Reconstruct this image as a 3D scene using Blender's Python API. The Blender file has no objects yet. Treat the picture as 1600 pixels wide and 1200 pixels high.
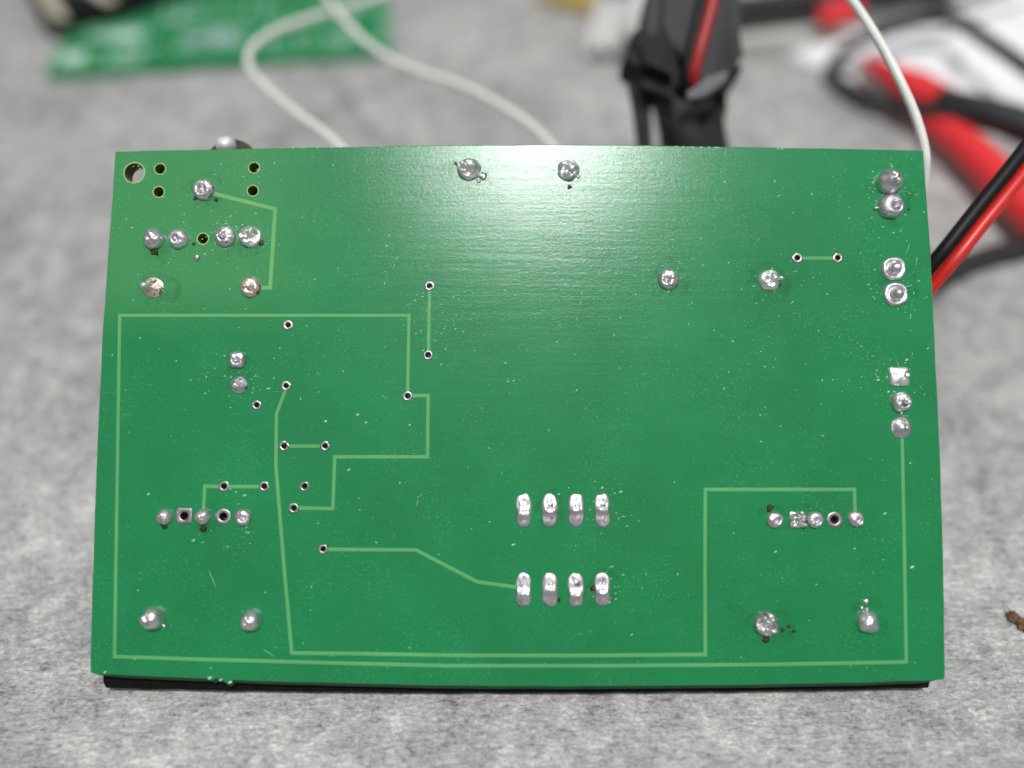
import bpy, bmesh, math, random
from mathutils import Vector, Matrix, noise
from mathutils.geometry import delaunay_2d_cdt
# one Blender unit = 1 cm
R = math.radians
sc = bpy.context.scene
col = sc.collection

# ------------------------------------------------------------------ camera
PHI, H, F, Z0, TILT = R(38.0), 7.62, 26 / 36 * 1600, 7.285, R(4.6)
cam = bpy.data.objects.new('camera', bpy.data.cameras.new('camera'))
col.objects.link(cam)
cam.location = (0, 0, H)
cam.rotation_euler = (PHI, 0, 0)
cam.data.lens = 26; cam.data.sensor_width = 36
cam.data.clip_start = 0.1; cam.data.clip_end = 1000
cam.data.dof.use_dof = True
cam.data.dof.focus_distance = 7.33
cam.data.dof.aperture_fstop = 26e-3 / 0.48
sc.camera = cam
# ------------------------------------------------------------------ room light
w = bpy.data.worlds.new('World'); sc.world = w; w.use_nodes = True
nt = w.node_tree; nt.nodes.clear()
tc = nt.nodes.new('ShaderNodeTexCoord'); sp = nt.nodes.new('ShaderNodeSeparateXYZ')
rp = nt.nodes.new('ShaderNodeValToRGB'); bg = nt.nodes.new('ShaderNodeBackground'); ow = nt.nodes.new('ShaderNodeOutputWorld')
nt.links.new(tc.outputs['Generated'], sp.inputs[0]); nt.links.new(sp.outputs[2], rp.inputs[0])
rp.color_ramp.elements[0].position = 0.0; rp.color_ramp.elements[0].color = (.16, .16, .165, 1)
rp.color_ramp.elements[1].position = 1.0; rp.color_ramp.elements[1].color = (1.0, 1.0, 1.0, 1)
nt.links.new(rp.outputs[0], bg.inputs[0]); bg.inputs[1].default_value = 0.60
nt.links.new(bg.outputs[0], ow.inputs[0])
def lamp(name, loc, target, size, power, color=(1, 1, 1), shape='DISK', size_y=None):
    d = bpy.data.lights.new(name, 'AREA'); d.shape = shape; d.size = size
    if size_y: d.size_y = size_y
    d.energy = power; d.color = color
    o = bpy.data.objects.new(name, d); col.objects.link(o); o.location = loc
    o.rotation_euler = (Vector(target) - Vector(loc)).to_track_quat('-Z', 'Y').to_euler()
    return o
lamp('ceiling_lamp', (2.8, -3.4, 66), (0, 6.5, 2), 11, 34500, (.985, 1, .995))
sc.view_settings.view_transform = 'Standard'; sc.view_settings.look = 'None'
sc.view_settings.exposure = 0.0; sc.view_settings.gamma = 1.0

# ------------------------------------------------------------------ geometry of the photograph
def c2w(x, y, z): return Vector((x, y * math.cos(PHI) - z * math.sin(PHI), H + y * math.sin(PHI) + z * math.cos(PHI)))
def at(px, py, d):                       # point d cm deep along the view, seen at a photograph position
    return c2w((px - 800) / F * d, (600 - py) / F * d, -d)
def on_table(px, py, z=0.0):
    k = math.cos(PHI) - math.sin(PHI) * (600 - py) / F
    return at(px, py, (H - z) / k)
ca, sa = math.cos(TILT), math.sin(TILT)
def plane_uv(px, py):
    dx, dy = (px - 800) / F, (600 - py) / F
    t = Z0 * ca / (ca - sa * dy)
    return dx * t, (dy * t) / ca
VB = plane_uv(808, 1072)[1]
def bp(px, py, n=0.0):                   # board position, origin at the middle of its lower edge
    u, v = plane_uv(px, py); return Vector((u, v - VB, n))
S = 1 / 161.4                            # cm on the board per photograph pixel

# ------------------------------------------------------------------ helpers
rnd = random.Random(7)
def tag(o, label=None, cat=None, group=None, kind=None):
    if label: o['label'] = label
    if cat: o['category'] = cat
    if group: o['group'] = group
    if kind: o['kind'] = kind
    return o
def link(name, me, mat=None, parent=None, smooth=True):
    o = bpy.data.objects.new(name, me); col.objects.link(o)
    for m in (mat if isinstance(mat, (list, tuple)) else [mat]):
        if m: me.materials.append(m)
    if parent: o.parent = parent
    if smooth: me.polygons.foreach_set('use_smooth', [True] * len(me.polygons))
    return o
def obj(name, bm, mat=None, parent=None, smooth=True):
    me = bpy.data.meshes.new(name); bm.normal_update(); bm.to_mesh(me); bm.free()
    return link(name, me, mat, parent, smooth)
def pyobj(name, v, f, mat=None, parent=None, smooth=True):
    me = bpy.data.meshes.new(name); me.from_pydata([tuple(x) for x in v], [], f); me.update()
    return link(name, me, mat, parent, smooth)
def empty(name, loc, rot=(0, 0, 0)):
    o = bpy.data.objects.new(name, None); col.objects.link(o); o.location = loc; o.rotation_euler = rot
    o.empty_display_size = .3
    return o
def autosmooth(o, deg=35):
    me = o.data; bm = bmesh.new(); bm.from_mesh(me)
    for e in bm.edges:
        if len(e.link_faces) == 2 and e.calc_face_angle(0) > R(deg): e.smooth = False
    bm.to_mesh(me); bm.free()
    return o

def mat_new(name):
    m = bpy.data.materials.new(name); m.use_nodes = True
    return m, m.node_tree, m.node_tree.nodes['Principled BSDF']
def N(t, kind, **kw):
    n = t.nodes.new(kind)
    for k, v in kw.items():
        if k in n.inputs: n.inputs[k].default_value = v
        else: setattr(n, k, v)
    return n
def coords(t, scale=(1, 1, 1), rot=(0, 0, 0), out='Object'):
    c = N(t, 'ShaderNodeTexCoord'); m = N(t, 'ShaderNodeMapping')
    m.inputs['Scale'].default_value = scale; m.inputs['Rotation'].default_value = rot
    t.links.new(c.outputs[out], m.inputs[0]); return m.outputs[0]
def ntex(t, vec, scale, detail=3, rough=.55, dist=0):
    n = N(t, 'ShaderNodeTexNoise'); n.inputs['Scale'].default_value = scale; n.inputs['Detail'].default_value = detail
    n.inputs['Roughness'].default_value = rough; n.inputs['Distortion'].default_value = dist
    t.links.new(vec, n.inputs['Vector']); return n.outputs['Fac']
def ramp(t, fac, stops):
    r = N(t, 'ShaderNodeValToRGB'); e = r.color_ramp.elements
    while len(e) < len(stops): e.new(.5)
    for i, (p, c) in enumerate(stops):
        e[i].position = p; e[i].color = (c, c, c, 1) if isinstance(c, (int, float)) else (*c, 1)
    t.links.new(fac, r.inputs[0]); return r.outputs[0]
def math_(t, op, a, b=None, clamp=False):
    n = N(t, 'ShaderNodeMath', operation=op); n.use_clamp = clamp
    for i, x in enumerate((a, b)):
        if x is None: continue
        if isinstance(x, (int, float)): n.inputs[i].default_value = x
        else: t.links.new(x, n.inputs[i])
    return n.outputs[0]
def mix(t, fac, a, b, mode='MIX'):
    n = N(t, 'ShaderNodeMix'); n.data_type = 'RGBA'; n.blend_type = mode
    for i, x in ((0, fac), (6, a), (7, b)):
        if isinstance(x, tuple): n.inputs[i].default_value = (*x, 1)
        elif isinstance(x, (int, float)): n.inputs[i].default_value = x
        else: t.links.new(x, n.inputs[i])
    return n.outputs[2]
def bump(t, h, strength, dist, prev=None):
    b = N(t, 'ShaderNodeBump'); b.inputs['Strength'].default_value = strength; b.inputs['Distance'].default_value = dist
    t.links.new(h, b.inputs['Height'])
    if prev: t.links.new(prev, b.inputs['Normal'])
    return b.outputs[0]
def simple(name, color, rough=.5, metal=0, spec=.5, var=.12, scale=8, bmp=0, bscale=30):
    m, t, p = mat_new(name); v = coords(t)
    lo = tuple(c * (1 - var) for c in color); hi = tuple(min(1, c * (1 + var)) for c in color)
    t.links.new(ramp(t, ntex(t, v, scale, 4), [(.3, lo), (.7, hi)]), p.inputs['Base Color'])
    p.inputs['Roughness'].default_value = rough; p.inputs['Metallic'].default_value = metal
    p.inputs['Specular IOR Level'].default_value = spec
    if bmp: t.links.new(bump(t, ntex(t, v, bscale, 4), bmp, .02), p.inputs['Normal'])
    return m

# ------------------------------------------------------------------ materials
def mask_material(name, base, light):
    """solder mask lacquer over glass cloth"""
    m, t, p = mat_new(name); v = coords(t)
    sep = N(t, 'ShaderNodeSeparateXYZ'); t.links.new(v, sep.inputs[0])
    c1 = ramp(t, ntex(t, v, .9, 3), [(.3, tuple(x * .90 for x in base)), (.7, tuple(x * 1.10 for x in base))])
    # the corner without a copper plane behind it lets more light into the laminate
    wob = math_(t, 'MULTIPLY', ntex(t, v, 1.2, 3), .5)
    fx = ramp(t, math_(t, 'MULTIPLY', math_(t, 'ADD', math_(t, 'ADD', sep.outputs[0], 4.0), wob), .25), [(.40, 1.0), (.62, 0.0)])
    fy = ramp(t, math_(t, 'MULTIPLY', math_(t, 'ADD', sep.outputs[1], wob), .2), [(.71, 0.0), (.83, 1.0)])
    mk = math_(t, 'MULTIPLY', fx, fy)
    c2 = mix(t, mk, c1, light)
    cloud = ramp(t, ntex(t, v, 2.2, 5, .65), [(.45, 0.0), (.8, 1.0)])
    c3 = mix(t, math_(t, 'MULTIPLY', cloud, .22), c2, (.02, .27, .13))
    # pale dust worked into the lacquer
    dust = ramp(t, ntex(t, v, 38, 3, .7), [(.56, 0.0), (.68, 1.0)])
    dz = ramp(t, ntex(t, v, 1.6, 5, .65), [(.44, .08), (.62, 1.0)])
    c4 = mix(t, math_(t, 'MULTIPLY', math_(t, 'MULTIPLY', dust, dz), .38), c3, (.16, .50, .32))
    t.links.new(c4, p.inputs['Base Color'])
    weave = coords(t, (.8, 12, 1)); weave2 = coords(t, (9, 2.0, 1))
    h = math_(t, 'ADD', math_(t, 'MULTIPLY', ntex(t, weave, 1.0, 4, .6), .9), math_(t, 'MULTIPLY', ntex(t, weave2, 1.0, 3), .35))
    b1 = bump(t, h, .24, .007)
    b2 = bump(t, ntex(t, v, 32, 4, .8), .50, .0032, b1)
    t.links.new(b2, p.inputs['Normal']); t.links.new(b2, p.inputs['Coat Normal'])
    t.links.new(ramp(t, ntex(t, v, 6, 4), [(.3, .34), (.7, .42)]), p.inputs['Roughness'])
    p.inputs['Specular IOR Level'].default_value = .14
    p.inputs['Coat Weight'].default_value = .70; p.inputs['Coat Roughness'].default_value = .16
    return m
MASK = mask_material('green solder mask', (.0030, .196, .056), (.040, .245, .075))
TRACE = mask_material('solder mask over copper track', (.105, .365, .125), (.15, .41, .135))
EDGE = simple('cut laminate edge', (.012, .085, .03), .7, spec=.2, var=.3, scale=25, bmp=.4)
RIM = simple('bare laminate', (.36, .52, .22), .7, spec=.2, var=.2, scale=40, bmp=.4, bscale=120)
HOLEWALL = simple('drilled laminate wall', (.16, .22, .075), .8, spec=.2, var=.35, scale=60, bmp=.5, bscale=150)

def solder_material(name, tint, dark=.08, thr=.62, rough=(.22, .50)):
    m, t, p = mat_new(name); v = coords(t, out='Object')
    base = ramp(t, ntex(t, v, 9, 4, .6), [(.25, tuple(c * .72 for c in tint)), (.75, tint)])
    spots = ramp(t, ntex(t, v, 17, 4, .7), [(thr, 0.0), (thr + .05, 1.0)])
    t.links.new(mix(t, spots, base, (dark, dark * .85, dark * .7)), p.inputs['Base Color'])
    p.inputs['Metallic'].default_value = 1
    t.links.new(math_(t, 'SUBTRACT', 1.0, math_(t, 'MULTIPLY', spots, .8)), p.inputs['Metallic'])
    t.links.new(ramp(t, ntex(t, v, 10, 4), [(.3, rough[0]), (.7, rough[1])]), p.inputs['Roughness'])
    b1 = bump(t, ntex(t, v, 11, 2, .5), .16, .018)
    t.links.new(bump(t, ntex(t, v, 60, 3, .6), .2, .002, b1), p.inputs['Normal'])
    return m
SOLDER = solder_material('bright solder', (.84, .82, .86), thr=.70, rough=(.32, .46))
DULL = solder_material('dull grainy solder', (.76, .72, .76), thr=.60, rough=(.38, .52))
WHITEJ = solder_material('frosted bright solder', (.97, .95, .95), thr=.64, rough=(.38, .55))
BURNT = solder_material('solder with burnt flux', (.80, .76, .78), thr=.57, rough=(.36, .52))
COPPERY = solder_material('solder thin over copper', (.92, .74, .67), thr=.56, rough=(.4, .6))
RING = solder_material('tinned ring', (.50, .46, .47), thr=.62, rough=(.28, .5))
PIN = solder_material('tinned lead', (.95, .94, .95), thr=.75, rough=(.35, .5))
BARREL = solder_material('plated barrel', (.40, .35, .34), thr=.55, rough=(.3, .5))
FLUX = simple('burnt flux', (.045, .030, .012), .35, var=.7, scale=60, bmp=.6, bscale=120)
DUST = simple('pale dust', (.38, .60, .46), .8, var=.3, scale=6)
BLACKP = simple('black moulded plastic', (.018, .018, .019), .45, var=.2, bmp=.15, bscale=60)

def table_material():
    m, t, p = mat_new('grey stone look tabletop'); v = coords(t)
    warp = coords(t, (1, 1, 1), (0, 0, R(24)))
    big = ntex(t, v, .45, 3, .5)
    mid = ntex(t, warp, 2.6, 5, .68, .4)
    st = coords(t, (3, 9, 1), (0, 0, R(-20))); streak = ntex(t, st, 2.4, 6, .74, .5)
    fine = ntex(t, coords(t, (12, 26, 1), (0, 0, R(-14))), 1.3, 5, .82, .3)
    grain = ntex(t, v, 24, 4, .85)
    a = math_(t, 'MULTIPLY', big, .42); a = math_(t, 'ADD', a, math_(t, 'MULTIPLY', mid, .80))
    a = math_(t, 'ADD', a, math_(t, 'MULTIPLY', streak, .95)); a = math_(t, 'ADD', a, math_(t, 'MULTIPLY', fine, .95))
    a = math_(t, 'ADD', a, math_(t, 'MULTIPLY', grain, .55))
    a = math_(t, 'DIVIDE', a, 3.67)
    c = ramp(t, a, [(.405, (.085, .08, .078)), (.470, (.275, .270, .266)), (.52, (.405, .40, .388)), (.60, (.72, .715, .695))])
    t.links.new(c, p.inputs['Base Color'])
    p.inputs['Roughness'].default_value = .62; p.inputs['Specular IOR Level'].default_value = .3
    t.links.new(bump(t, math_(t, 'ADD', fine, grain), .22, .010), p.inputs['Normal'])
    return m
TABLE = table_material()

# ------------------------------------------------------------------ tabletop
bm = bmesh.new(); bmesh.ops.create_cube(bm, size=1, matrix=Matrix.Translation((0, 22, -1)) @ Matrix.Diagonal((160, 90, 2, 1)))
tag(obj('tabletop', bm, TABLE, smooth=False), 'grey mottled stone look tabletop', kind='structure')

# ------------------------------------------------------------------ tubes
def spline(pts, per=10):
    P = [pts[0] * 2 - pts[1]] + list(pts) + [pts[-1] * 2 - pts[-2]]
    out = []
    for i in range(1, len(P) - 2):
        a, b, c, d = P[i - 1:i + 3]
        for k in range(per):
            s = k / per
            out.append(.5 * ((2 * b) + (c - a) * s + (2 * a - 5 * b + 4 * c - d) * s * s + (3 * b - a - 3 * c + d) * s ** 3))
    out.append(P[-2]); return out
def tube(pts, r, seg=16, per=10, smoothed=True, caps=True):
    P = spline(pts, per) if smoothed else pts
    rf = r if callable(r) else (lambda s: r)
    V, Fc = [], []; up = Vector((0.13, 0.2, 1)).normalized()
    for i, p in enumerate(P):
        tgt = (P[min(i + 1, len(P) - 1)] - P[max(i - 1, 0)]).normalized()
        up = (up - tgt * up.dot(tgt)).normalized(); sd = tgt.cross(up)
        rr = rf(i / (len(P) - 1))
        for k in range(seg):
            a = 2 * math.pi * k / seg; V.append(p + (up * math.sin(a) + sd * math.cos(a)) * rr)
    for i in range(len(P) - 1):
        for k in range(seg):
            k2 = (k + 1) % seg; Fc.append((i * seg + k, i * seg + k2, (i + 1) * seg + k2, (i + 1) * seg + k))
    if caps: Fc += [tuple(range(seg))[::-1], tuple((len(P) - 1) * seg + k for k in range(seg))]
    return V, Fc
def tubeobj(name, pts, r, mat, parent=None, **kw):
    V, Fc = tube(pts, r, **kw); return pyobj(name, V, Fc, mat, parent)

# ------------------------------------------------------------------ THE CIRCUIT BOARD
root = empty('circuit_board', c2w(0, 0, 0), (0, 0, 0))
n_cam, v_cam = Vector((0, sa, ca)), Vector((0, ca, -sa))
base_cam = Vector((0, 0, -Z0)) + v_cam * VB
root.location = c2w(*base_cam); root.rotation_euler = (PHI - TILT, 0, 0)
tag(root, 'green circuit board seen from its soldered underside, propped up on the grey tabletop', 'circuit board')
bpy.context.view_layer.update()
BW = root.matrix_world.copy()

top_e = [(180, 236.5), (260, 234.5), (380, 232), (500, 230), (640, 227.6), (760, 226), (860, 225.6), (950, 226), (1080, 228), (1200, 230), (1330, 232.3), (1443, 235)]
right_e = [(1450, 330), (1454.5, 392), (1459.5, 500), (1463, 570), (1469, 700), (1472, 790), (1474.5, 880), (1476, 970), (1477, 1058), (1475, 1062)]
bot_e = [(1450, 1064), (1350, 1067), (1200, 1070), (1075, 1071.6), (950, 1072.5), (820, 1072.6), (700, 1072), (550, 1068.5), (400, 1064.5),
         (372, 1063.5), (364, 1063), (359, 1068), (354, 1069), (346, 1063), (337, 1061), (331, 1064), (326, 1061), (300, 1060), (220, 1056.5), (150, 1054)]
left_e = [(141, 1051), (140.4, 1030), (144, 900), (151, 700), (160.5, 510), (170, 375), (176, 290), (179.4, 241)]
def subdiv(L, step=14):
    out = []
    for a, b in zip(L, L[1:]):
        d = math.dist(a, b); k = max(1, int(d / step))
        for i in range(k):
            s = i / k; out.append((a[0] + (b[0] - a[0]) * s, a[1] + (b[1] - a[1]) * s))
    return out
loop_px = subdiv(top_e + right_e + bot_e + left_e + [top_e[0]])[::-1]     # counter-clockwise on the board
outer = [bp(*q) for q in loop_px]
for i, p in enumerate(outer):                                             # saw-cut edge is never quite straight
    j = noise.noise(p * 3.1) * .004 + noise.noise(p * 13) * .0022
    outer[i] = p + Vector((j, j, 0))
is_bot = [q[1] > 1050 for q in loop_px]

HOLES = [(210, 270, 16.5), (250, 264, 8.6), (248, 300, 8.6), (397, 262, 8.6), (395, 298, 8.6), (317, 373, 8.6)]
VIAS = [(671, 447), (669, 555), (637, 619), (450, 508), (447, 603), (401, 633), (444, 697), (508, 697), (350, 760), (413, 760),
        (476, 760), (459, 794), (505, 858), (1246, 403), (1309, 403)]
OPEN = [(288, 806, 'sq'), (349, 807, 'rd'), (1304, 812, 'rd')]
cuts = [(x, y, r * S) for x, y, r in HOLES] + [(x, y, 4.2 * S) for x, y in VIAS] + [(x, y, 6.6 * S) for x, y, _ in OPEN]
NH = 28
def board_panel():
    T = .16
    inner = []
    n = len(outer)
    for i, p in enumerate(outer):
        a, b = outer[i - 1], outer[(i + 1) % n]; tg = (b - a).normalized(); nin = Vector((-tg.y, tg.x, 0))
        inner.append(p + nin * .010)
    v2 = [Vector((p.x, p.y)) for p in inner]; ed = [(i, (i + 1) % n) for i in range(n)]
    rings = []
    for (x, y, r) in cuts:
        c = bp(x, y); s = len(v2)
        v2 += [Vector((c.x + r * math.cos(2 * math.pi * k / NH), c.y + r * math.sin(2 * math.pi * k / NH))) for k in range(NH)]
        ed += [(s + k, s + (k + 1) % NH) for k in range(NH)]; rings.append((s, c, r))
    vo, eo, fo, ov, oe, of = delaunay_2d_cdt(v2, ed, [], 1, 1e-6)
    idx = {}
    for i, l in enumerate(ov):
        for k in l: idx[k] = i
    faces = []
    for f in fo:
        c = sum((vo[i] for i in f), Vector((0, 0))) / len(f)
        if any((c - Vector((q.x, q.y))).length < r * .98 for _, q, r in rings): continue
        faces.append(tuple(f))
    m = len(vo)
    V = [(p.x, p.y, 0) for p in vo] + [(p.x, p.y, -T) for p in vo]
    Fc = list(faces) + [tuple(i + m for i in f[::-1]) for f in faces]; M = [0] * len(faces) * 2
    ob = len(V)                                                     # outer rows: front lip, chamfer foot, back
    for i, p in enumerate(outer): V.append((p.x, p.y, -.010))
    for i, p in enumerate(outer):
        x = loop_px[i][0]; k = min(1, max(0, (x - 150) / 22)) * min(1, max(0, (1468 - x) / 22)) if is_bot[i] else 0
        V.append((p.x, p.y - .050 * k, -.030 - .05 * k))
    for i, p in enumerate(outer): V.append((p.x, p.y - (.010 if is_bot[i] else 0), -T))
    for i in range(n):
        j = (i + 1) % n; a, b = idx[i], idx[j]
        Fc.append((a, ob + i, ob + j, b)); M.append(0)
        Fc.append((ob + i, ob + n + i, ob + n + j, ob + j)); M.append(1)
        Fc.append((ob + n + i, ob + 2 * n + i, ob + 2 * n + j, ob + n + j)); M.append(1)
        Fc.append((ob + 2 * n + i, a + m, b + m, ob + 2 * n + j)); M.append(1)
    for s, c, r in rings:
        for k in range(NH):
            a, b = idx[s + k], idx[s + (k + 1) % NH]
            Fc.append((a, b, b + m, a + m)); M.append(2)
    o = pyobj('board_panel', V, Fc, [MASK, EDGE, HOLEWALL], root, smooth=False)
    bm = bmesh.new(); bm.from_mesh(o.data); bmesh.ops.recalc_face_normals(bm, faces=bm.faces); bm.to_mesh(o.data); bm.free()
    o.data.polygons.foreach_set('material_index', M)
    return o
board_panel()

def annulus(name, c, r0, r1, h, mat, barrel=None, square=False, seg=32, jag=0.0):
    """raised ring with rounded section; the barrel is its plated wall going down the hole"""
    V, Fc = [], []
    prof = [(1.0, 0.0), (.985, h * .7), (.9, h), (.5, h * 1.1), (.12, h), (0, h * .5), (-.03, -.012)]
    depth = -.15 if barrel else None
    for s, z in prof:
        for k in range(seg):
            a = 2 * math.pi * (k + .5) / seg; co, si = math.cos(a), math.sin(a)
            ro = r1 / max(abs(co), abs(si)) if square else r1
            ro *= 1 + jag * noise.noise(Vector((co * 2 + c.x * 9, si * 2 + c.y * 9, 1)))
            r = r0 + (ro - r0) * s
            V.append((c.x + co * r, c.y + si * r, z + jag * .01 * noise.noise(Vector((co * 3 + c.x * 7, si * 3, s * 3)))))
    rows = len(prof)
    if barrel:
        for k in range(seg):
            a = 2 * math.pi * (k + .5) / seg; V.append((c.x + math.cos(a) * r0 * .9, c.y + math.sin(a) * r0 * .9, depth))
        rows += 1
    for i in range(rows - 1):
        for k in range(seg):
            k2 = (k + 1) % seg; Fc.append((i * seg + k, i * seg + k2, (i + 1) * seg + k2, (i + 1) * seg + k))
    o = pyobj(name, V, Fc, [mat, BARREL], root)
    o.data.polygons.foreach_set('material_index', [1 if i >= (len(prof) - 2) * seg else 0 for i in range(len(Fc))])
    return o
for x, y, r in HOLES:
    annulus('hole_rim', bp(x, y), r * S * .97, (r + 1.5) * S, .0022, RIM, jag=.05)
for i, (x, y) in enumerate(VIAS):
    annulus('via', bp(x, y), rnd.uniform(3.6, 4.5) * S, rnd.uniform(7.5, 8.4) * S, .007, RING, barrel=True, jag=.18)
for x, y, k in OPEN:
    annulus('open_pad', bp(x, y), 6.2 * S, 12.3 * S, .007, RING, barrel=True, square=(k == 'sq'), seg=40, jag=.05)

# ---- tracks
def trace(pts_px, wpx=5.6, h=.0042):
    P = [bp(*q) for q in pts_px]; wd = wpx * S / 2 * .88
    sect = [(-1.12, .0004), (-.82, h), (.82, h), (1.12, .0004)]
    V, Fc = [], []
    Q = []
    for i, p in enumerate(P):                                       # a few extra points keep the long runs alive
        Q.append(p)
    for i, p in enumerate(Q):
        d0 = (p - Q[i - 1]).normalized() if i else None; d1 = (Q[i + 1] - p).normalized() if i < len(Q) - 1 else None
        if d0 is None: d0 = d1
        if d1 is None: d1 = d0
        n0 = Vector((-d0.y, d0.x, 0)); n1 = Vector((-d1.y, d1.x, 0)); nn = (n0 + n1).normalized(); k = 1 / max(.4, nn.dot(n0))
        for s, z in sect: V.append(p + nn * (-s) * wd * k + Vector((0, 0, z)))
    for i in range(len(Q) - 1):
        for k in range(3): Fc.append((i * 4 + k, i * 4 + k + 1, i * 4 + 5 + k, i * 4 + 4 + k)[::-1])
    return pyobj('trace', V, Fc, TRACE, root, smooth=False)
TR = [([(331, 302), (430, 327), (426, 390), (422, 450), (405, 450)], 7),
      ([(637, 612), (639, 493), (450, 493), (187, 493), (183, 760), (179, 1026), (300, 1030), (520, 1036), (700, 1040.4), (950, 1040.4), (1200, 1038.4), (1416, 1034.5), (1413, 850), (1409.5, 680)], 5.8),
      ([(644, 618.6), (669, 618), (668, 714), (523, 714), (520, 795), (467, 794)], 6),
      ([(671, 455), (669.4, 547)], 6),
      ([(446, 610), (432, 647), (431, 727), (445, 900), (456, 1020.5), (560, 1021.5), (700, 1024), (900, 1024.5), (1102, 1023), (1101.5, 900), (1102, 765), (1335, 765), (1336, 800)], 6),
      ([(452, 697.3), (500, 697.3)], 6),
      ([(318, 796), (320, 760), (343, 760.3)], 6), ([(358, 760.4), (405, 760.4)], 6),
      ([(513, 858.5), (650, 859.5), (745, 909), (808, 918)], 6),
      ([(1254, 403.6), (1301, 403.6)], 6)]
for p, wd in TR: trace(p, wd)

# ---- solder joints
def joint(px, py, rx, ry=None, hgt=.085, kind='dome', mat=None, seed=0, rough=.12, lean=(0, 0), exp=2.0, label=None, nr=15, na=44):
    ry = ry or rx; c = bp(px, py); rx *= S * 1.06; ry *= S * 1.04; V, Fc = [], []; sd = Vector((seed * 3.7, seed * 1.3, seed * 2.1))
    def height(s, a):
        x, y = s * math.cos(a), s * math.sin(a)
        nz = noise.fractal(Vector((x, y, 0)) * 1.35 + sd, 1.1, 2.1, 3)
        nf = noise.noise(Vector((x, y, 0)) * 3.6 + sd)
        if kind == 'dome': h = (1 - s ** 2.4) ** .62
        elif kind == 'cone': h = .22 * (1 - s ** 3) + .78 * (1 - s) ** 1.35
        elif kind == 'crater':
            q = math.hypot(x - lean[0], y + .15); h = (1 - s ** 3) ** .6 * .85 - .70 * math.exp(-(q / .27) ** 2)
        elif kind == 'volcano':
            h = .34 * (1 - s ** 6) ** .5 - .20 * math.exp(-((s - .55) / .16) ** 2) + .85 * math.sqrt(max(0, 1 - (s / .50) ** 2)) 
        elif kind == 'messy':
            h = (1 - s ** 2.5) ** .6 * (.72 + .42 * nz)
        elif kind == 'ridge':                                      # lead bent flat across an oval pad
            h = .30 * (1 - s ** 4) ** .5 + .62 * math.exp(-((y + lean[1]) / .24) ** 2) * (1 - abs(x) ** 4 * .5) * (1 - s ** 5) + .12 * math.exp(-((y + lean[1] + .45) / .3) ** 2)
        edge = 1 - s ** 5
        return h + (rough * nz * 1.3 + rough * .28 * nf) * edge
    for i in range(nr + 1):
        s = i / nr
        for k in range(na if i else 1):
            a = 2 * math.pi * k / na; co, si = math.cos(a), math.sin(a)
            R_ = (abs(co) ** exp + abs(si) ** exp) ** (-1 / exp)
            wob = 1 + .10 * noise.noise(Vector((co * 1.6, si * 1.6, 3)) + sd) * s
            h = height(s, a) * hgt + .006
            V.append((rx * R_ * co * s * wob + 0, ry * R_ * si * s * wob, max(h, .004)))
    for k in range(na):
        a = 2 * math.pi * k / na; b = V[1 + (nr - 1) * na + k]; V.append((b[0] * 1.005, b[1] * 1.005, -.001))
    for k in range(na): Fc.append((0, 1 + k, 1 + (k + 1) % na))
    for i in range(nr):
        for k in range(na):
            k2 = (k + 1) % na; Fc.append((1 + i * na + k, 1 + (i + 1) * na + k, 1 + (i + 1) * na + k2, 1 + i * na + k2))
    V = [Vector(v) for v in V]
    o = pyobj('solder_joint', V, Fc, mat or SOLDER, root); o.location = c
    if label: o['label'] = label
    return o
def pin(j, dx, dy, r, z0, z1, tilt=(0, 0), seed=1, flat=1.0, mat=None):
    """cut lead standing out of a joint, a sub-part of it"""
    a = Vector((dx * S, dy * S, z0)); b = Vector((dx * S + tilt[0], dy * S + tilt[1], z1)); seg = 12
    ax = (b - a).normalized(); s1 = ax.cross(Vector((0, 1, .01))).normalized(); s2 = ax.cross(s1)
    V, Fc = [], []; rr = r * S
    rows = [(0, 1.15), (.35, 1.0), (.85, .95), (.97, .82), (1.0, .55)]
    for t_, k_ in rows:
        for k in range(seg):
            an = 2 * math.pi * k / seg
            q = a.lerp(b, t_) + (s1 * math.cos(an) + s2 * math.sin(an) * flat) * rr * k_ * (1 + .12 * noise.noise(Vector((k * .7, t_ * 3, seed))))
            q += ax * .006 * math.cos(an + seed) * (t_ > .8)
            V.append(q)
    for i in range(len(rows) - 1):
        for k in range(seg):
            k2 = (k + 1) % seg; Fc.append((i * seg + k, i * seg + k2, (i + 1) * seg + k2, (i + 1) * seg + k))
    Fc.append(tuple((len(rows) - 1) * seg + k for k in range(seg)))
    return pyobj('pin', V, Fc, mat or PIN, j)

j = joint(319, 297, 17, hgt=.075, kind='crater', mat=BURNT, seed=1, rough=.22); pin(j, 1, 5, 5, .03, .085, (-.01, .012), 2, .5)
j = joint(241, 374, 16.5, hgt=.10, kind='dome', mat=SOLDER, seed=2, rough=.16)
j = joint(280, 373, 16, hgt=.085, kind='crater', mat=SOLDER, seed=3, rough=.10, lean=(-.12, 0))
j = joint(353, 370, 16.5, hgt=.08, kind='crater', mat=DULL, seed=4, rough=.2, lean=(-.2, 0)); pin(j, -3, 1, 4, .03, .09, (-.012, .01), 4)
j = joint(391, 370, 17, hgt=.095, kind='messy', mat=WHITEJ, seed=5, rough=.32); pin(j, 3, 4, 4.4, .03, .10, (.01, .02), 5, .6)
j = joint(240, 449, 16, hgt=.055, kind='cone', mat=COPPERY, seed=6, rough=.14, label='coppery solder joint with a bent lead pointing left'); pin(j, -1, 0, 5, .02, .12, (-.055, .004), 6)
j = joint(392, 449, 16, hgt=.07, kind='crater', mat=COPPERY, seed=7, rough=.25, lean=(.1, 0), label='coppery solder joint with a short cut lead'); pin(j, 1, 0, 4.5, .02, .10, (-.005, .012), 7)
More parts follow.
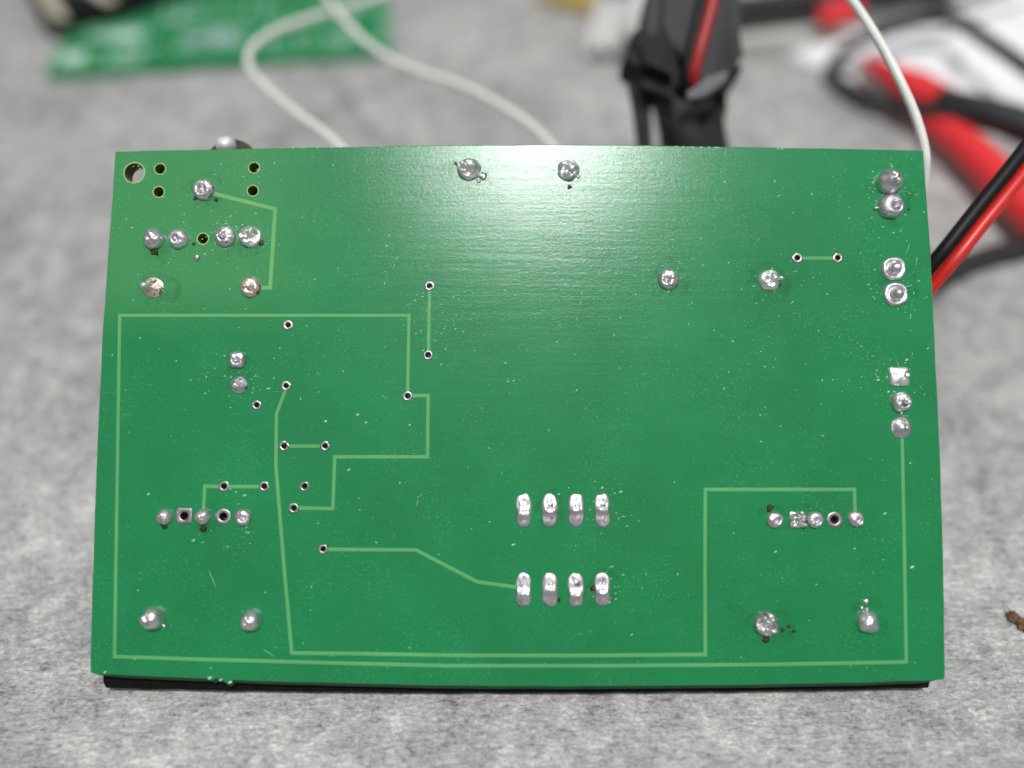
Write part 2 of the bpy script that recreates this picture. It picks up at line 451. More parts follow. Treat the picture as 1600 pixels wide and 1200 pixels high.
j = joint(733, 265, 18, hgt=.09, kind='messy', mat=WHITEJ, seed=8, rough=.3); pin(j, -6, 2, 4.5, .03, .12, (-.035, .012), 8); pin(j, -16, 9, 2.2, .0, .04, (-.05, .02), 8)
j = joint(888, 266, 17, hgt=.09, kind='messy', mat=WHITEJ, seed=9, rough=.3); pin(j, 3, -2, 4.6, .03, .12, (.006, -.004), 9)
j = joint(1044, 437, 16, hgt=.075, kind='crater', mat=BURNT, seed=10, rough=.25, lean=(-.25, 0))
j = joint(1202, 438, 17, hgt=.07, kind='messy', mat=WHITEJ, seed=11, rough=.25); pin(j, 4, -1, 5.2, .02, .11, (.075, .012), 11, .7)
j = joint(1388, 285, 20, hgt=.15, kind='dome', mat=SOLDER, seed=12, rough=.15, label='large shiny ball of solder'); pin(j, 4, -4, 5, .1, .165, (.008, 0), 12)
j = joint(1390, 323, 20, hgt=.12, kind='crater', mat=DULL, seed=13, rough=.06, lean=(.25, 0), label='large dull ball of solder with a spike at its side'); pin(j, -18, -2, 2.6, .004, .02, (-.045, -.012), 13); pin(j, 6, 3, 4, .07, .13, (.01, .004), 13, .5)
j = joint(1396, 420, 19, hgt=.085, kind='volcano', mat=DULL, seed=14, rough=.10, label='ring of solder with a ball at its centre')
j = joint(1399, 460, 19, hgt=.09, kind='volcano', mat=DULL, seed=15, rough=.08, label='ring of solder with a ball at its centre')
j = joint(1404, 588, 15.0, hgt=.05, kind='dome', mat=WHITEJ, seed=16, rough=.2, exp=9, label='square solder joint'); pin(j, 6, 1, 3.6, .03, .085, (.015, 0), 16)
j = joint(1407, 628, 16, hgt=.085, kind='crater', mat=SOLDER, seed=17, rough=.14, lean=(.2, 0)); pin(j, 4, 0, 3.6, .05, .11, (.012, 0), 17)
j = joint(1408, 668, 16, hgt=.075, kind='cone', mat=DULL, seed=18, rough=.16); pin(j, 2, 0, 4, .04, .09, (.01, 0), 18)
j = joint(372, 562, 13, hgt=.075, kind='crater', mat=DULL, seed=19, rough=.12, exp=3); pin(j, -1, 3, 4, .02, .08, (-.01, .01), 19)
j = joint(373, 602, 13, hgt=.07, kind='cone', mat=BURNT, seed=20, rough=.22); pin(j, -1, -2, 4.6, .02, .075, (-.01, 0), 20)
j = joint(240, 965, 17.5, hgt=.14, kind='dome', mat=SOLDER, seed=21, rough=.10, label='shiny round ball of solder')
j = joint(393, 968, 16.5, hgt=.13, kind='dome', mat=SOLDER, seed=22, rough=.14, label='shiny round ball of solder')
j = joint(1196, 974, 18, hgt=.10, kind='messy', mat=BURNT, seed=23, rough=.34); pin(j, 6, -7, 5, .03, .10, (.02, -.01), 23, .6)
j = joint(1354, 971, 17, hgt=.11, kind='dome', mat=SOLDER, seed=24, rough=.18); pin(j, -1, 17, 2.6, .0, .05, (-.005, .03), 24)
for i, (x, y, m_) in enumerate([(258, 807, SOLDER), (318, 807, SOLDER), (380, 808, DULL), (1210, 812, DULL), (1273, 812, DULL), (1337, 811, DULL)]):
    joint(x, y, 12.6, hgt=.08 if i < 2 else .055, kind='dome' if i < 2 else 'crater', mat=m_, seed=30 + i, rough=.12, lean=(.05 if i < 3 else .2, 0))
j = joint(1245, 812, 12, hgt=.06, kind='messy', mat=BURNT, seed=40, rough=.4, exp=9, label='square pad with a ragged torn lump of solder'); pin(j, 2, 5, 3.6, .02, .07, (.05, .006), 41, .6); pin(j, 3, -5, 3.6, .02, .07, (.05, -.012), 42, .6)
for i, (x, y, sh) in enumerate([(818, 797, .20), (859, 797, .02), (900, 797, -.05), (941, 797, -.05), (818, 921, .30), (859, 921, .05), (900, 921, .30), (941, 921, .12)]):
    j = joint(x, y, 11.6, 24.4, hgt=.046, kind='ridge', mat=[DULL, BURNT, DULL, BURNT][(i * 3 + i // 4) % 4] if i not in (0, 4) else SOLDER, seed=50 + i, rough=.16, lean=(0, sh), exp=3.2, nr=18)
    pin(j, 0, -25 * sh, 6.5, .02, .056, (0, .003), 60 + i, .55)

# ---- burnt flux crumbs beside joints (each a small lump lying on the lacquer)
def crumb(px, py, r, seed, mat=FLUX, name='flux_residue'):
    bm = bmesh.new(); bmesh.ops.create_icosphere(bm, subdivisions=2, radius=r * S)
    for v in bm.verts:
        v.co *= 1 + .9 * noise.noise(v.co / (r * S) * 1.7 + Vector((seed, 0, 0))); v.co.z = max(0, v.co.z * .5 + .002)
    o = obj(name, bm, mat, root); o.location = bp(px, py); return o
for i, (x, y, r) in enumerate([(243, 393, 6), (238, 390, 4), (318, 826, 5), (257, 822, 4), (1203, 794, 5), (1197, 999, 5), (943, 905, 3.5), (927, 920, 4), (872, 937, 4),
                               (1420, 327, 2), (408, 380, 4), (305, 310, 3), (338, 312, 3), (1222, 984, 3), (1232, 978, 2.6), (1240, 986, 2.2), (890, 292, 3.4), (303, 381, 2.6), (1363, 985, 3), (812, 945, 2.4)]):
    crumb(x, y, r, i * 2.3)
for i, (x, y, r) in enumerate([(307, 402, 5), (755, 275, 6), (716, 258, 3), (748, 283, 3), (874, 272, 3.5), (903, 276, 3), (1409, 645, 3), (1353, 940, 4.5), (1347, 950, 3), (256, 978, 3)]):
    crumb(x, y, r, 50 + i * 1.7, SOLDER, 'solder_splash')

# ---- dust and scratches on the lacquer: uncountable, one object
def dust():
    V, Fc = [], []; g = random.Random(11)
    centres = [(319, 297), (391, 370), (353, 369), (733, 265), (888, 266), (1044, 437), (1202, 438), (1388, 285), (1391, 323), (1400, 460), (371, 602), (941, 797), (941, 921), (669, 500), (350, 830), (1405, 590)]
    def fleck(px, py, l, wd, ang):
        c = bp(px, py, .0015); u = Vector((math.cos(ang), math.sin(ang), 0)); n_ = Vector((-u.y, u.x, 0)); s = len(V); k = 6
        z = g.uniform(.001, .0045)
        for i in range(k):
            a = 2 * math.pi * i / k; V.append(c + u * math.cos(a) * l * S * g.uniform(.6, 1.2) + n_ * math.sin(a) * wd * S * g.uniform(.6, 1.2))
        V.append(c + Vector((0, 0, z)))
        for i in range(k): Fc.append((s + i, s + (i + 1) % k, s + k))
    def ok(x, y):
        return 150 + (1060 - y) * .045 < x < 1470 - (1060 - y) * .035 and 240 < y < 1052
    for _ in range(1150):
        x, y = g.uniform(150, 1470), g.uniform(236, 1058)
        if not ok(x, y) or g.random() > .35 + .65 * (y < 620): continue
        s = g.choice((.5, .6, .7, .9, 1.3)); fleck(x, y, s * g.uniform(.9, 1.9), s * .75, g.uniform(0, 3.14))
    for _ in range(2300):                                           # fine glitter where the lacquer is dusty
        x, y = g.gauss(850, 210), 232 + abs(g.gauss(0, 240))
        if ok(x, y): s = g.choice((.3, .35, .4, .5)); fleck(x, y, s * g.uniform(1, 1.6), s * .8, g.uniform(0, 3.1))
    for _ in range(620):
        cx, cy = g.choice(centres); r = abs(g.gauss(0, 24)) + 17; a = g.uniform(0, 6.28); x, y = cx + r * math.cos(a), cy + r * math.sin(a) * .8
        if ok(x, y): s = g.choice((.5, .7, .9, 1.2)); fleck(x, y, s * g.uniform(1, 2.2), s * .7, g.uniform(-.3, .9))
    for (x, y, l, a) in [(332, 905, 16, -1.15), (420, 1020, 13, -.55), (1418, 390, 12, 1.2), (1432, 408, 9, 1.4), (655, 775, 6, .5), (652, 786, 7, 1.4), (1402, 566, 9, 1.9), (1415, 650, 8, .0), (690, 1002, 0, 0),
                         (600, 620, 6, -.6), (1420, 447, 9, .25), (1185, 375, 5, 1.1)]:
        if l: fleck(x, y, l, .45, a)
    for k in range(17):
        x = 436 + k * 20 + g.uniform(-4, 4); fleck(x, 231.5 - (x - 436) * .011, g.uniform(1, 2.6), g.uniform(.6, 1.2), 1.2)
    for x in (1056, 1068, 1082, 1096, 1108, 1118, 1122, 1215, 1222): fleck(x, 229.2 + (x - 1056) * .022, g.uniform(2, 5), 1.0, 0)
    for (x, y, r) in [(509, 658, 3), (559, 648, 2.6), (572, 660, 2.6), (382, 774, 3), (388, 832, 2.6), (232, 772, 2.6), (302, 844, 3), (640, 664, 2.4), (1425, 886, 3.4), (545, 734, 3), (873, 772, 2.6), (941, 762, 3),
                      (970, 768, 3), (802, 851, 2.6), (1212, 862, 2.6), (1383, 802, 3), (1335, 857, 2.4), (164, 1050, 3), (328, 1059, 4), (345, 1062, 3.5), (360, 1066, 3.5), (1372, 594, 2.6), (1388, 612, 2.6), (1417, 562, 3)]:
        fleck(x, y, r * 1.1, r * .55, .5)
    tag(pyobj('dust', V, Fc, DUST, root, smooth=False), kind='stuff')
dust()

# ---- parts on the hidden side that carry the board and show past its edge, plus an added shadow strip
def local_box(name, c, s, mat, bev=.02, parent=root):
    bm = bmesh.new(); bmesh.ops.create_cube(bm, size=1, matrix=Matrix.Diagonal((*s, 1)))
    bmesh.ops.bevel(bm, geom=bm.edges[:], offset=bev, segments=2, affect='EDGES', profile=.6)
    o = obj(name, bm, mat, parent); o.location = c; return autosmooth(o)
def lathe(name, prof, mat, parent, loc, rot=(0, 0, 0), seg=40):
    V, Fc = [], []
    for r, z in prof:
        for k in range(seg): a = 2 * math.pi * k / seg; V.append(Vector((r * math.cos(a), r * math.sin(a), z)))
    for i in range(len(prof) - 1):
        for k in range(seg): k2 = (k + 1) % seg; Fc.append((i * seg + k, i * seg + k2, (i + 1) * seg + k2, (i + 1) * seg + k))
    Fc += [tuple(range(seg))[::-1], tuple((len(prof) - 1) * seg + k for k in range(seg))]
    o = pyobj(name, V, Fc, mat, parent); o.location = loc; o.rotation_euler = rot; return autosmooth(o, 50)
CHROME = simple('worn nickel', (1.0, .99, .97), .30, metal=.6, var=.15, scale=12)
DARKMET = simple('dark bronze', (.09, .08, .05), .3, metal=1, var=.3, scale=12)
c = bp(346, 236); jk = lathe('round_metal_base', [(.05, -.08), (.262, -.08), (.275, -.04), (.262, .0), (.05, .01)], DARKMET, root, (c.x, c.y - .02, -.24), (R(-8), 0, 0))
lathe('polished_stud', [(.001, .13), (.05, .125), (.085, .10), (.10, .06), (.10, .0), (.09, -.04)], CHROME, jk, (-.03, .135, .04), (R(-25), 0, 0), 28)
BWI = BW.inverted()
SHADOW = simple('shadow black', (.008, .008, .008), .9, spec=.1, var=.3, bmp=.6, bscale=80)
def shadow_band():  # added black strip that stands in for the shadow under the board edge
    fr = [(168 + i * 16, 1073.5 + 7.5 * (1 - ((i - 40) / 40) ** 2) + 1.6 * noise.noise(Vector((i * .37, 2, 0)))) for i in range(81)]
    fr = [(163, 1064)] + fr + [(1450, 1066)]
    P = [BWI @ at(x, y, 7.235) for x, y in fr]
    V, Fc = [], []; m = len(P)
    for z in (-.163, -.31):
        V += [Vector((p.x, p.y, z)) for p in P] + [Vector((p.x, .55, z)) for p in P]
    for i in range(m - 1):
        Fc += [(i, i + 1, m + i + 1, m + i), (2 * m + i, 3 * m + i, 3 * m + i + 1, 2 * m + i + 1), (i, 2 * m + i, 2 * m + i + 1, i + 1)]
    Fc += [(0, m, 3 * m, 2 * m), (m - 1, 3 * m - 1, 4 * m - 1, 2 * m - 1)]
    o = pyobj('shadow_strip', V, Fc, SHADOW, root, smooth=False)
shadow_band()
FILM, _t, _p = mat_new('amber flux film'); _p.inputs['Base Color'].default_value = (.012, .07, .018, 1)
_p.inputs['Roughness'].default_value = .16; _t.links.new(ramp(_t, ntex(_t, coords(_t), 7, 4, .6), [(.42, 0.0), (.70, .17)]), _p.inputs['Alpha'])
_v = coords(_t); _t.links.new(bump(_t, ntex(_t, _v, 12, 3), .5, .01), _p.inputs['Normal'])
for i, (x, y, a, b) in enumerate([(322, 300, 36, 27), (246, 382, 27, 28), (372, 376, 52, 27), (246, 452, 34, 30), (730, 274, 40, 30), (886, 276, 33, 30), (1044, 438, 34, 30), (1198, 442, 40, 32), (1388, 304, 36, 50),
                                (1404, 446, 34, 46), (372, 584, 26, 38), (1204, 980, 42, 30), (1356, 966, 28, 34), (318, 814, 26, 24), (1238, 808, 48, 22), (942, 922, 26, 36), (860, 800, 24, 36)]):
    n_ = 30; V = [Vector((0, 0, .0012))]; c_ = bp(x, y)
    for k in range(n_):
        an = 2 * math.pi * k / n_; q = 1 + .45 * noise.noise(Vector((math.cos(an) * 1.4, math.sin(an) * 1.4, i * 3.1)))
        V.append(Vector((math.cos(an) * a * S * q, math.sin(an) * b * S * q, .0008)))
    o = pyobj('flux_film', V, [(0, 1 + k, 1 + (k + 1) % n_) for k in range(n_)], FILM, root); o.location = c_
c = bp(880, 860); local_box('chip_socket', (c.x, c.y, -.36), (1.02, .95, .38), BLACKP)
c = bp(318, 880); local_box('potentiometer', (c.x, c.y, -.42), (1.0, 1.0, .5), simple('blue plastic', (.02, .07, .25), .4))
c = bp(1275, 890); local_box('potentiometer', (c.x, c.y, -.42), (1.0, 1.0, .5), bpy.data.materials['blue plastic'])
c = bp(316, 340); local_box('audio_jack', (c.x, c.y, -.65), (1.25, 1.1, .98), BLACKP, .04)
CAPM = simple('black capacitor sleeve', (.02, .022, .03), .3)
for x, y in ((810, 330), (1125, 470)):
    c = bp(x, y); lathe('capacitor', [(.46, -.165), (.49, -.20), (.49, -1.75), (.46, -1.80)], CAPM, root, (c.x, c.y, 0))
for y1, y2 in ((288, 330), (422, 462)):
    c = bp(1375, (y1 + y2) / 2 - 3); local_box('terminal_block', (c.x - .05, c.y, -.50), (.62, .56, .68), simple('green terminal plastic', (.02, .16, .06), .4), .03)

# ------------------------------------------------------------------ WIRES
WHITE = simple('off white wire insulation', (.74, .74, .69), .42, var=.06)
REDW = simple('red wire insulation', (.60, .018, .012), .38, var=.12)
BLKW = simple('black wire insulation', (.006, .006, .007), .5, spec=.25, var=.2)
RUBBER = simple('soft black rubber lead', (.020, .021, .025), .5, var=.2)
REDP = simple('red moulded plastic', (.80, .030, .034), .38, var=.08)
G = 'thin white wires leading to the board'
tag(tubeobj('white_wire', [at(1436, 330, 7.95), at(1446, 262, 7.75), at(1443, 225, 7.72), at(1428, 175, 7.72), at(1402, 118, 7.75), at(1372, 62, 7.85), at(1328, -4, 8.05), at(1270, -70, 8.3)], .047, WHITE),
    'thin white wire in focus rising from the right upper corner of the board', 'wire', G)
tag(tubeobj('white_wire', [at(585, 290, 9.4), at(520, 218, 9.7), at(465, 178, 10.0), at(412, 132, 10.4), at(388, 98, 10.8), at(402, 66, 11.2), at(450, 40, 11.6), at(520, 18, 12), at(590, -4, 12.4), at(660, -40, 12.8)], .056, WHITE),
    'thin white wire bent sharply to the left in front of the second green board', 'wire', G)
tag(tubeobj('white_wire', [at(905, 300, 9.4), at(858, 222, 9.8), at(795, 172, 10.1), at(722, 134, 10.5), at(645, 108, 10.9), at(585, 76, 11.2), at(540, 34, 11.5), at(508, -8, 11.9), at(480, -60, 12.3)], .056, WHITE),
    'thin white wire curving down to the middle of the board top edge', 'wire', G)
G2 = 'red and black power leads'
tw = [(1400, 490, 7.95), (1440, 440, 7.85), (1480, 393, 7.72), (1530, 330, 7.7), (1585, 262, 7.72), (1660, 165, 7.8)]
tag(tubeobj('black_wire', [at(x - 2, y - 6, d) for x, y, d in tw], .074, BLKW), 'black wire running beside the red one out of the right board edge', 'wire', G2)
tag(tubeobj('red_wire', [at(x + 13, y + 11, d) for x, y, d in tw], .070, REDW), 'red wire running beside the black one out of the right board edge', 'wire', G2)
def lie(pts, r): return [on_table(x, y, r) for x, y in pts]
G3 = 'black test leads lying behind the board'
tag(tubeobj('test_lead', lie([(1380, 470), (1460, 440), (1500, 418), (1545, 400), (1600, 388), (1680, 378)], .15), .15, RUBBER), 'blurred black cable on the tabletop below the red and black wires', 'cable', G3)
tag(tubeobj('test_lead', [on_table(x, y, z) for x, y, z in [(1700, 262, .8), (1600, 212, .8), (1540, 193, .75), (1470, 176, .6), (1400, 163, .35), (1345, 152, .2), (1312, 132, .15), (1298, 112, .2), (1310, 88, .35), (1345, 64, .75), (1400, 42, .9), (1450, 30, .95), (1492, 30, .95), (1530, 55, .95), (1570, 82, .95), (1620, 118, .95), (1700, 170, .95)]], .125, RUBBER),
    'black cable looped in front of the crumpled white sheet', 'cable', G3)
tag(tubeobj('test_lead', [on_table(x, y, .75) for x, y in [(1120, 22), (1180, 14), (1250, 6), (1320, -2), (1400, -8), (1480, -24)]], .26, RUBBER), 'thick black cable along the top behind the taped black plug', 'cable', G3)
tag(tubeobj('test_lead', [on_table(x, y, 1.0) for x, y in [(1380, -30), (1415, -5), (1450, 6), (1500, 4), (1560, -14), (1620, -40)]], .10, RUBBER), 'short black cable arc at the top of the white sheet', 'cable', G3)

def clip(name, pts, radii, label, black_end=None):
    """insulating boot of a crocodile clip: tapered, ribbed, with the lead coming out of it"""
    rt = empty(name, pts[0]); rt.location.z = 0
    L = rt.location.copy(); P = [p - L for p in pts]
    def rr(s):
        k = s * (len(radii) - 1); i = min(int(k), len(radii) - 2); return (radii[i] + (radii[i + 1] - radii[i]) * (k - i)) * (1 + .025 * math.sin(s * 60))
    tubeobj('boot', P, rr, REDP, rt, seg=24, per=14)
    tag(rt, label, 'clip', 'red crocodile clip boots')
    return rt
rt = clip('crocodile_clip', [on_table(1352, 96, .35), on_table(1385, 115, .45), on_table(1430, 140, .55), on_table(1480, 158, .7)], [.09, .20, .31, .22], 'red clip boot under the black loop, its tail going into black rubber')
d = [on_table(1468, 152, .75), on_table(1530, 172, .85), on_table(1600, 196, .9), on_table(1700, 235, .9)]
tubeobj('rubber_tail', [p - rt.location for p in d], lambda s: .18 + .15 * s, RUBBER, rt)
clip('crocodile_clip', [on_table(1446, 186, .30), on_table(1482, 206, .42), on_table(1530, 248, .45), on_table(1572, 292, .45), on_table(1640, 362, .45)], [.18, .25, .27, .28, .28], 'large bent red clip boot behind the red and black wires')
clip('crocodile_clip', [on_table(1278, 26, .75), on_table(1300, 24, .8), on_table(1340, 16, .85)], [.16, .24, .2], 'small red clip tip at the top beside the thick black cable')

# ------------------------------------------------------------------ crumpled white sheet
SHEET = simple('white plastic sheet', (.90, .90, .91), .45, var=.03)
def sheet():
    nx, ny = 90, 60; V, Fc = [], []
    A, B, C_, D = on_table(1172, 104), on_table(1780, 250), on_table(1950, -60), on_table(1130, -40)
    A = on_table(1230, 96); D = on_table(1250, -30)
    for jy in range(ny + 1):
        for ix in range(nx + 1):
            s, t_ = ix / nx, jy / ny
            p = A.lerp(B, s).lerp(D.lerp(C_, s), t_)
            e = min(s, t_, 1 - s) * 14; e = 1 - math.exp(-e)
            q = Vector((p.x * .42 + p.y * .1, p.y * .75 - p.x * .2, 0))
            z = .03 + e * (.16 + .42 * abs(noise.noise(q)) + .18 * abs(noise.noise(q * 2.1)) + .07 * noise.noise(q * 6))
            V.append(Vector((p.x + .25 * noise.noise(Vector((s * 4, t_ * 4, 5))), p.y + .25 * noise.noise(Vector((s * 4, t_ * 4, 9))), max(z, .02))))
    for jy in range(ny):
        for ix in range(nx):
            a = jy * (nx + 1) + ix; Fc.append((a, a + 1, a + nx + 2, a + nx + 1))
    o = pyobj('plastic_sheet', V, Fc, SHEET)
    m = o.modifiers.new('thickness', 'SOLIDIFY'); m.thickness = .015
    tag(o, 'crumpled white plastic sheet under the test leads at the upper right', 'plastic sheet')
sheet()
def prism(name, base, h, mat, parent=None, z0=0.0, bev=.03):
    bm = bmesh.new(); vs = [bm.verts.new((p.x, p.y, z0)) for p in base]; f = bm.faces.new(vs)
    r = bmesh.ops.extrude_face_region(bm, geom=[f]); bmesh.ops.translate(bm, vec=(0, 0, h), verts=[v for v in r['geom'] if isinstance(v, bmesh.types.BMVert)])
    bmesh.ops.recalc_face_normals(bm, faces=bm.faces)
    if bev: bmesh.ops.bevel(bm, geom=bm.edges[:], offset=bev, segments=2, affect='EDGES')
    return autosmooth(obj(name, bm, mat, parent))
CARD = simple('greyish white card', (.55, .55, .52), .6, var=.05)
tag(prism('card_box', [on_table(1120, 96, 0), on_table(1292, 88, 0), on_table(1300, 28, 0), on_table(1128, 34, 0)], .38, CARD), 'flat greyish white box between the taped plug and the white sheet', 'box')

# ------------------------------------------------------------------ taped plug behind the board
TAPE = simple('grey black fabric tape', (.024, .024, .028), .6, var=.25, scale=14, bmp=.5, bscale=45)
TAPED = simple('matt black sleeve', (.010, .010, .010), .7, spec=.3, var=.3, bmp=.2)
GREYR = simple('dark grey rubber strap', (.030, .034, .030), .6, var=.25)
pl = empty('taped_plug', on_table(1090, 250))
def slab(name, pts, d0, d1, mat, parent, bev=.05, sub=0):
    """solid between two depths; pts are its facing outline, depth may vary per corner"""
    bm = bmesh.new(); n = len(pts); L = parent.location
    a = [bm.verts.new(at(p[0], p[1], d0 + (p[2] if len(p) > 2 else 0)) - L) for p in pts]
    b = []
    for p in pts:
        q = at(p[0], p[1], d0 + (p[2] if len(p) > 2 else 0)) - L + (at(800, 600, 2) - at(800, 600, 1)) * (d1 - d0)
        b.append(bm.verts.new(q))
    bm.faces.new(a); bm.faces.new(b[::-1])
    for i in range(n): bm.faces.new((a[i], b[i], b[(i + 1) % n], a[(i + 1) % n]))
    bmesh.ops.recalc_face_normals(bm, faces=bm.faces)
    bmesh.ops.bevel(bm, geom=bm.edges[:], offset=bev, segments=4, affect='EDGES')
    bmesh.ops.subdivide_edges(bm, edges=bm.edges[:], cuts=1, use_grid_fill=True)
    for v in bm.verts:                                              # slack tape and rubber, never flat
        v.co += Vector((noise.noise(v.co * 2.3), noise.noise(v.co * 2.3 + Vector((7, 0, 0))), noise.noise(v.co * 2.1 + Vector((0, 5, 0))))) * .05
    return autosmooth(obj(name, bm, mat, parent), 75)
slab('taped_body', [(1022, -60), (1155, -60), (1162, 20), (1171, 98, .05), (1150, 116, .1), (1110, 142, .05), (1078, 156, 0), (1062, 140), (1040, 92), (1012, 70)], 9.2, 10.5, TAPE, pl, .17)
slab('black_sleeve', [(1030, 100), (1150, 112), (1136, 160), (1140, 190), (1160, 300), (1060, 320), (1052, 200), (1035, 150)], 9.5, 10.4, TAPED, pl, .2)
slab('tape_flap', [(1076, 154), (1072, 142), (1106, 118), (1140, 108), (1132, 126), (1100, 146)], 9.0, 9.08, simple('tape fold with painted highlight', (.10, .10, .11), .5, var=.3, scale=20), pl, .015)  # paler than the tape: highlight on the tilted flap is put into its colour
V, Fc = tube([at(1016, 60, 9.75), at(1000, 95, 9.6), at(996, 130, 9.55), at(1003, 180, 9.6), at(1008, 250, 9.8)], lambda s: .16 - .06 * s); pyobj('strap', [v - pl.location for v in V], Fc, GREYR, pl)
V, Fc = tube([at(1020, 95, 9.6), at(1036, 130, 9.5), at(1056, 165, 9.5), at(1072, 210, 9.6), at(1086, 262, 9.8)], .20); pyobj('strap', [v - pl.location for v in V], Fc, GREYR, pl)
slab('corner_block', [(976, 52), (1036, 8), (1064, 85), (1080, 156), (1034, 140), (982, 108)], 8.98, 9.9, TAPED, pl, .2)
V, Fc = tube([at(1132, -60, 9.05), at(1116, -6, 9.03), at(1104, 40, 9.02), at(1092, 84, 9.03), at(1083, 122, 9.12), at(1080, 145, 9.35)], .075); pyobj('red_cable', [v - pl.location for v in V], Fc, simple('dark red insulation', (.36, .016, .014), .45), pl)
V, Fc = tube([at(1115, -60, 9.08), at(1100, -6, 9.06), at(1089, 38, 9.05), at(1077, 86, 9.07), at(1070, 128, 9.15), at(1068, 150, 9.35)], .075); pyobj('black_cable', [v - pl.location for v in V], Fc, BLKW, pl)
tag(pl, 'black taped plug with a red and a black cable, standing behind the board', 'plug')

# ------------------------------------------------------------------ second green board
P1, P2 = on_table(77, 127), on_table(612, 92)
ang = math.atan2((P2 - P1).y, (P2 - P1).x); Wd = (P2 - P1).length; Dp = 3.6
b2 = empty('printed_circuit_board', P1, (0, 0, ang))
tag(b2, 'bare green circuit board with white print lying flat behind at the upper left', 'circuit board')
GREEN2 = simple('glossy green lacquer', (.016, .21, .075), .5, spec=.2, var=.06, scale=2)
SILK = simple('white screen print', (.45, .66, .56), .6, var=.1)
PADM = simple('tinned pad', (.75, .75, .72), .35, metal=1)
bm = bmesh.new(); bmesh.ops.create_cube(bm, size=1, matrix=Matrix.Translation((Wd / 2, Dp / 2, .08)) @ Matrix.Diagonal((Wd, Dp, .16, 1)))
bmesh.ops.bevel(bm, geom=bm.edges[:], offset=.01, segments=1, affect='EDGES'); obj('board_panel', bm, GREEN2, b2, False)
def print_bar(x, y, a, b, mat=SILK, nm='print_mark'):
    bm = bmesh.new(); bmesh.ops.create_cube(bm, size=1, matrix=Matrix.Translation((0, 0, 0)) @ Matrix.Diagonal((a, b, .006, 1)))
    o = obj(nm, bm, mat, b2, False); o.location = (x, y, .163); return o
def frame_mark(x0, y0, x1, y1, t_=.035):
    bm = bmesh.new()
    for cx, cy, a, b in ((.5 * (x0 + x1), y0, x1 - x0 + t_, t_), (.5 * (x0 + x1), y1, x1 - x0 + t_, t_), (x0, .5 * (y0 + y1), t_, y1 - y0 - t_), (x1, .5 * (y0 + y1), t_, y1 - y0 - t_)):
        bmesh.ops.create_cube(bm, size=1, matrix=Matrix.Translation((cx, cy, 0)) @ Matrix.Diagonal((a, b, .006, 1)))
    o = obj('print_outline', bm, SILK, b2, False); o.location.z = .163
g = random.Random(4)
frame_mark(.15, .2, 1.6, 1.5); frame_mark(2.4, .5, 3.6, 1.4); frame_mark(4.2, .25, 5.6, 1.5); frame_mark(.4, 1.7, 1.9, 2.6); frame_mark(2.2, 1.8, 4.0, 2.6); frame_mark(5.75, .4, Wd - .1, 1.9)
print_bar(.42, .55, .40, .50); print_bar(1.15, 1.3, .75, .35); print_bar(3.0, .95, .95, .30, simple('grey lilac print', (.32, .42, .45), .5)); print_bar(1.4, .35, .7, .10)
for k in range(16): print_bar(.35 + g.random() * (Wd - .7), .3 + g.random() * 2.6, g.uniform(.15, .5), g.uniform(.05, .12))
for k in range(22):
    o = lathe('pad', [(.045, 0), (.085, 0), (.085, .006), (.045, .006)], PADM, b2, (.3 + (k % 11) * .55 + g.random() * .1, .75 + (k // 11) * 1.35, .161), seg=16)

# ------------------------------------------------------------------ black strap with beige stripes, top left
BEIGE = simple('beige webbing', (.50, .47, .36), .7, var=.12)
BLKF = simple('black webbing', (.012, .013, .013), .75, spec=.2, var=.3)
st = empty('webbing_strap', on_table(80, 52)); L = st.location
tag(st, 'black strap with beige stripes resting on the second board at the top left', 'strap')
def band(name, inner_px, outer_px, z, th, mat):
    n = len(inner_px); V, Fc = [], []
    I = spline([on_table(x, y, z) - L for x, y in inner_px], 8); O = spline([on_table(x, y, z) - L for x, y in outer_px], 8)
    for a, b in zip(I, O): V += [a, b, b + Vector((0, 0, th)), a + Vector((0, 0, th))]
    for i in range(len(I) - 1):
        for k in range(4): Fc.append((i * 4 + k, i * 4 + (k + 1) % 4, i * 4 + 4 + (k + 1) % 4, i * 4 + 4 + k))
    Fc += [(3, 2, 1, 0), tuple(len(V) - 4 + k for k in range(4))]
    o = pyobj(name, V, Fc, mat, st, False); bm = bmesh.new(); bm.from_mesh(o.data); bmesh.ops.recalc_face_normals(bm, faces=bm.faces); bm.to_mesh(o.data); bm.free()
    return o
band('strap_body', [(44, -30), (54, 8), (66, 38), (78, 52)], [(420, -60), (330, -20), (200, 26), (88, 54)], .17, .42, BLKF)
band('beige_stripe', [(52, -34), (64, -4), (80, 22), (92, 33)], [(76, -34), (86, -6), (98, 18), (108, 31)], .592, .03, BEIGE)
band('beige_stripe', [(110, -40), (128, -18), (150, -4), (164, 6)], [(142, -40), (160, -18), (176, -4), (184, 4)], .592, .03, BEIGE)

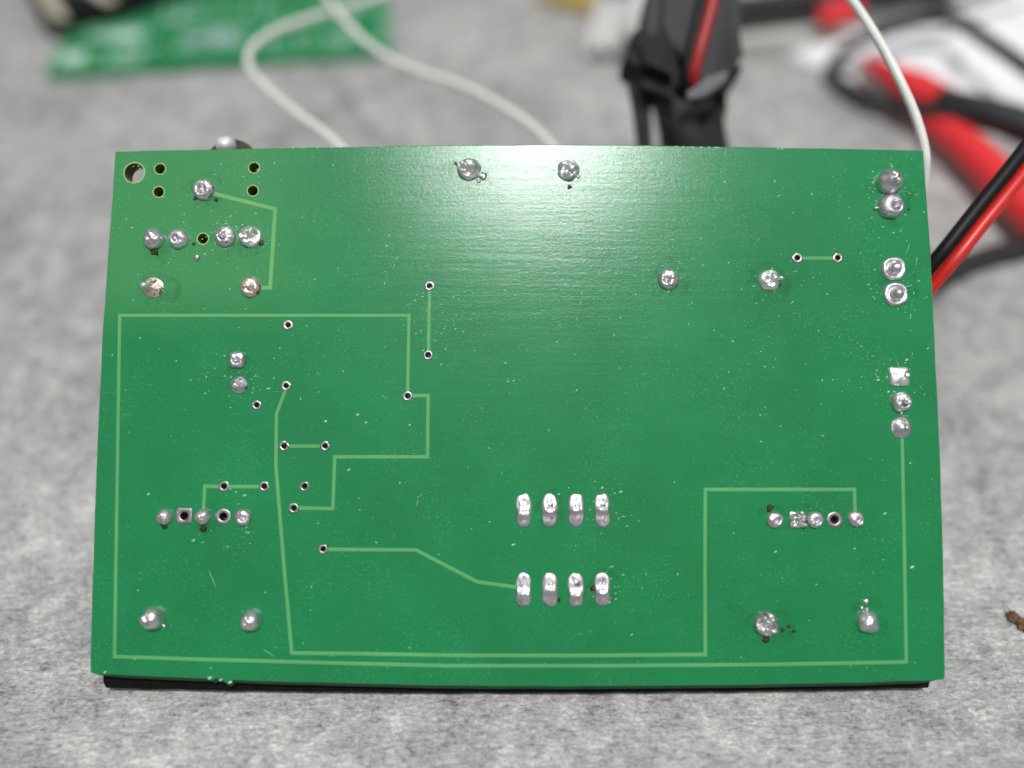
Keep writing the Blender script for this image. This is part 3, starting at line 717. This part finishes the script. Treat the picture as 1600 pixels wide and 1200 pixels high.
# ------------------------------------------------------------------ small packet and clear tips at the top
pk = empty('foil_packet', on_table(880, 20)); Lp = pk.location
tag(pk, 'small packet with yellow and teal bands at the top left of the taped plug', 'packet')
YEL = simple('yellow ochre print', (.52, .38, .10), .5); TEAL = simple('teal print', (.12, .42, .44), .5); TEAL2 = simple('blue print', (.06, .26, .36), .5)
def pouch(name, pts, z, th, mat, parent, L):
    o = prism(name, [on_table(x, y) - L for x, y in pts], th, mat, parent, z, .06); return o
pouch('yellow_band', [(838, 2), (880, 18), (935, 28), (948, 14), (900, 0), (850, -12)], .0, .30, YEL, pk, Lp)
pouch('teal_band', [(850, -13), (900, -1), (948, 13), (944, -12), (880, -34), (850, -40)], .0, .30, TEAL, pk, Lp)
DK = simple('dark olive print', (.05, .06, .05), .6)
pouch('dark_band', [(950, 14), (975, 44), (985, 60), (986, 20), (972, -10), (940, -34)], .0, .22, DK, pk, Lp)
pouch('blue_band', [(955, -8), (975, 14), (992, 8), (985, -25), (960, -28)], .225, .15, TEAL2, pk, Lp)
CLR = simple('milky clear plastic', (.62, .62, .60), .25, var=.05)
def tip(name, a, b, r, label):
    rt_ = empty(name, b); rt_.location.z = 0; P = [a - rt_.location, a.lerp(b, .5) - rt_.location, b - rt_.location]
    prof = lambda s: r * (.98 if s < .6 else math.sqrt(max(.02, 1 - ((s - .6) / .4) ** 2)))
    tubeobj('shell', P, prof, CLR, rt_, seg=20, per=12)
    tubeobj('collar', [P[1].lerp(P[0], .6), P[1].lerp(P[0], .8)], r * 1.12, CLR, rt_, seg=20, smoothed=False)
    tag(rt_, label, 'cap', 'milky plastic caps')
tip('milky_tip', on_table(945, 8, .22), on_table(922, 84, .2), .20, 'milky plastic cap, the left one below the yellow band')
tip('milky_tip', on_table(975, 10, .25), on_table(950, 82, .22), .26, 'milky plastic cap, the right one below the yellow band')
tip('milky_tip', on_table(1012, -30, .9), on_table(994, 56, .9), .26, 'taller milky plastic cap against the taped plug')

# ------------------------------------------------------------------ brown crumb at the right
tw_ = empty('dry_scrap', on_table(1592, 970)); Lt = tw_.location
BROWN = simple('dry brown fibre', (.20, .115, .055), .85, var=.8, scale=22, bmp=1, bscale=60)
def rrag(s): return .024 + .045 * s + .03 * noise.noise(Vector((s * 14, 0, 0)))
V, Fc = tube([on_table(1577, 958, .03) - Lt, on_table(1584, 964, .05) - Lt, on_table(1594, 972, .05) - Lt, on_table(1606, 978, .06) - Lt, on_table(1625, 985, .06) - Lt], rrag, per=8)
V = [v + Vector((noise.noise(v * 30), noise.noise(v * 31 + Vector((5, 0, 0))), noise.noise(v * 29))) * .03 for v in V]
pyobj('fibre_core', V, Fc, BROWN, tw_, False)
for k in range(14):
    a = on_table(1578 + k * 3, 960 + k * 1.8, .05) - Lt; d_ = Vector((g.uniform(-.1, .05), g.uniform(-.1, .1), g.uniform(-.02, .08)))
    tubeobj('fibre', [a, a + d_ * .5 + Vector((0, 0, .02)), a + d_], lambda s: .007 * (1 - .7 * s), BROWN, tw_, seg=5, per=4)
tag(tw_, 'small dry brown fibrous scrap on the tabletop at the right edge', 'scrap')
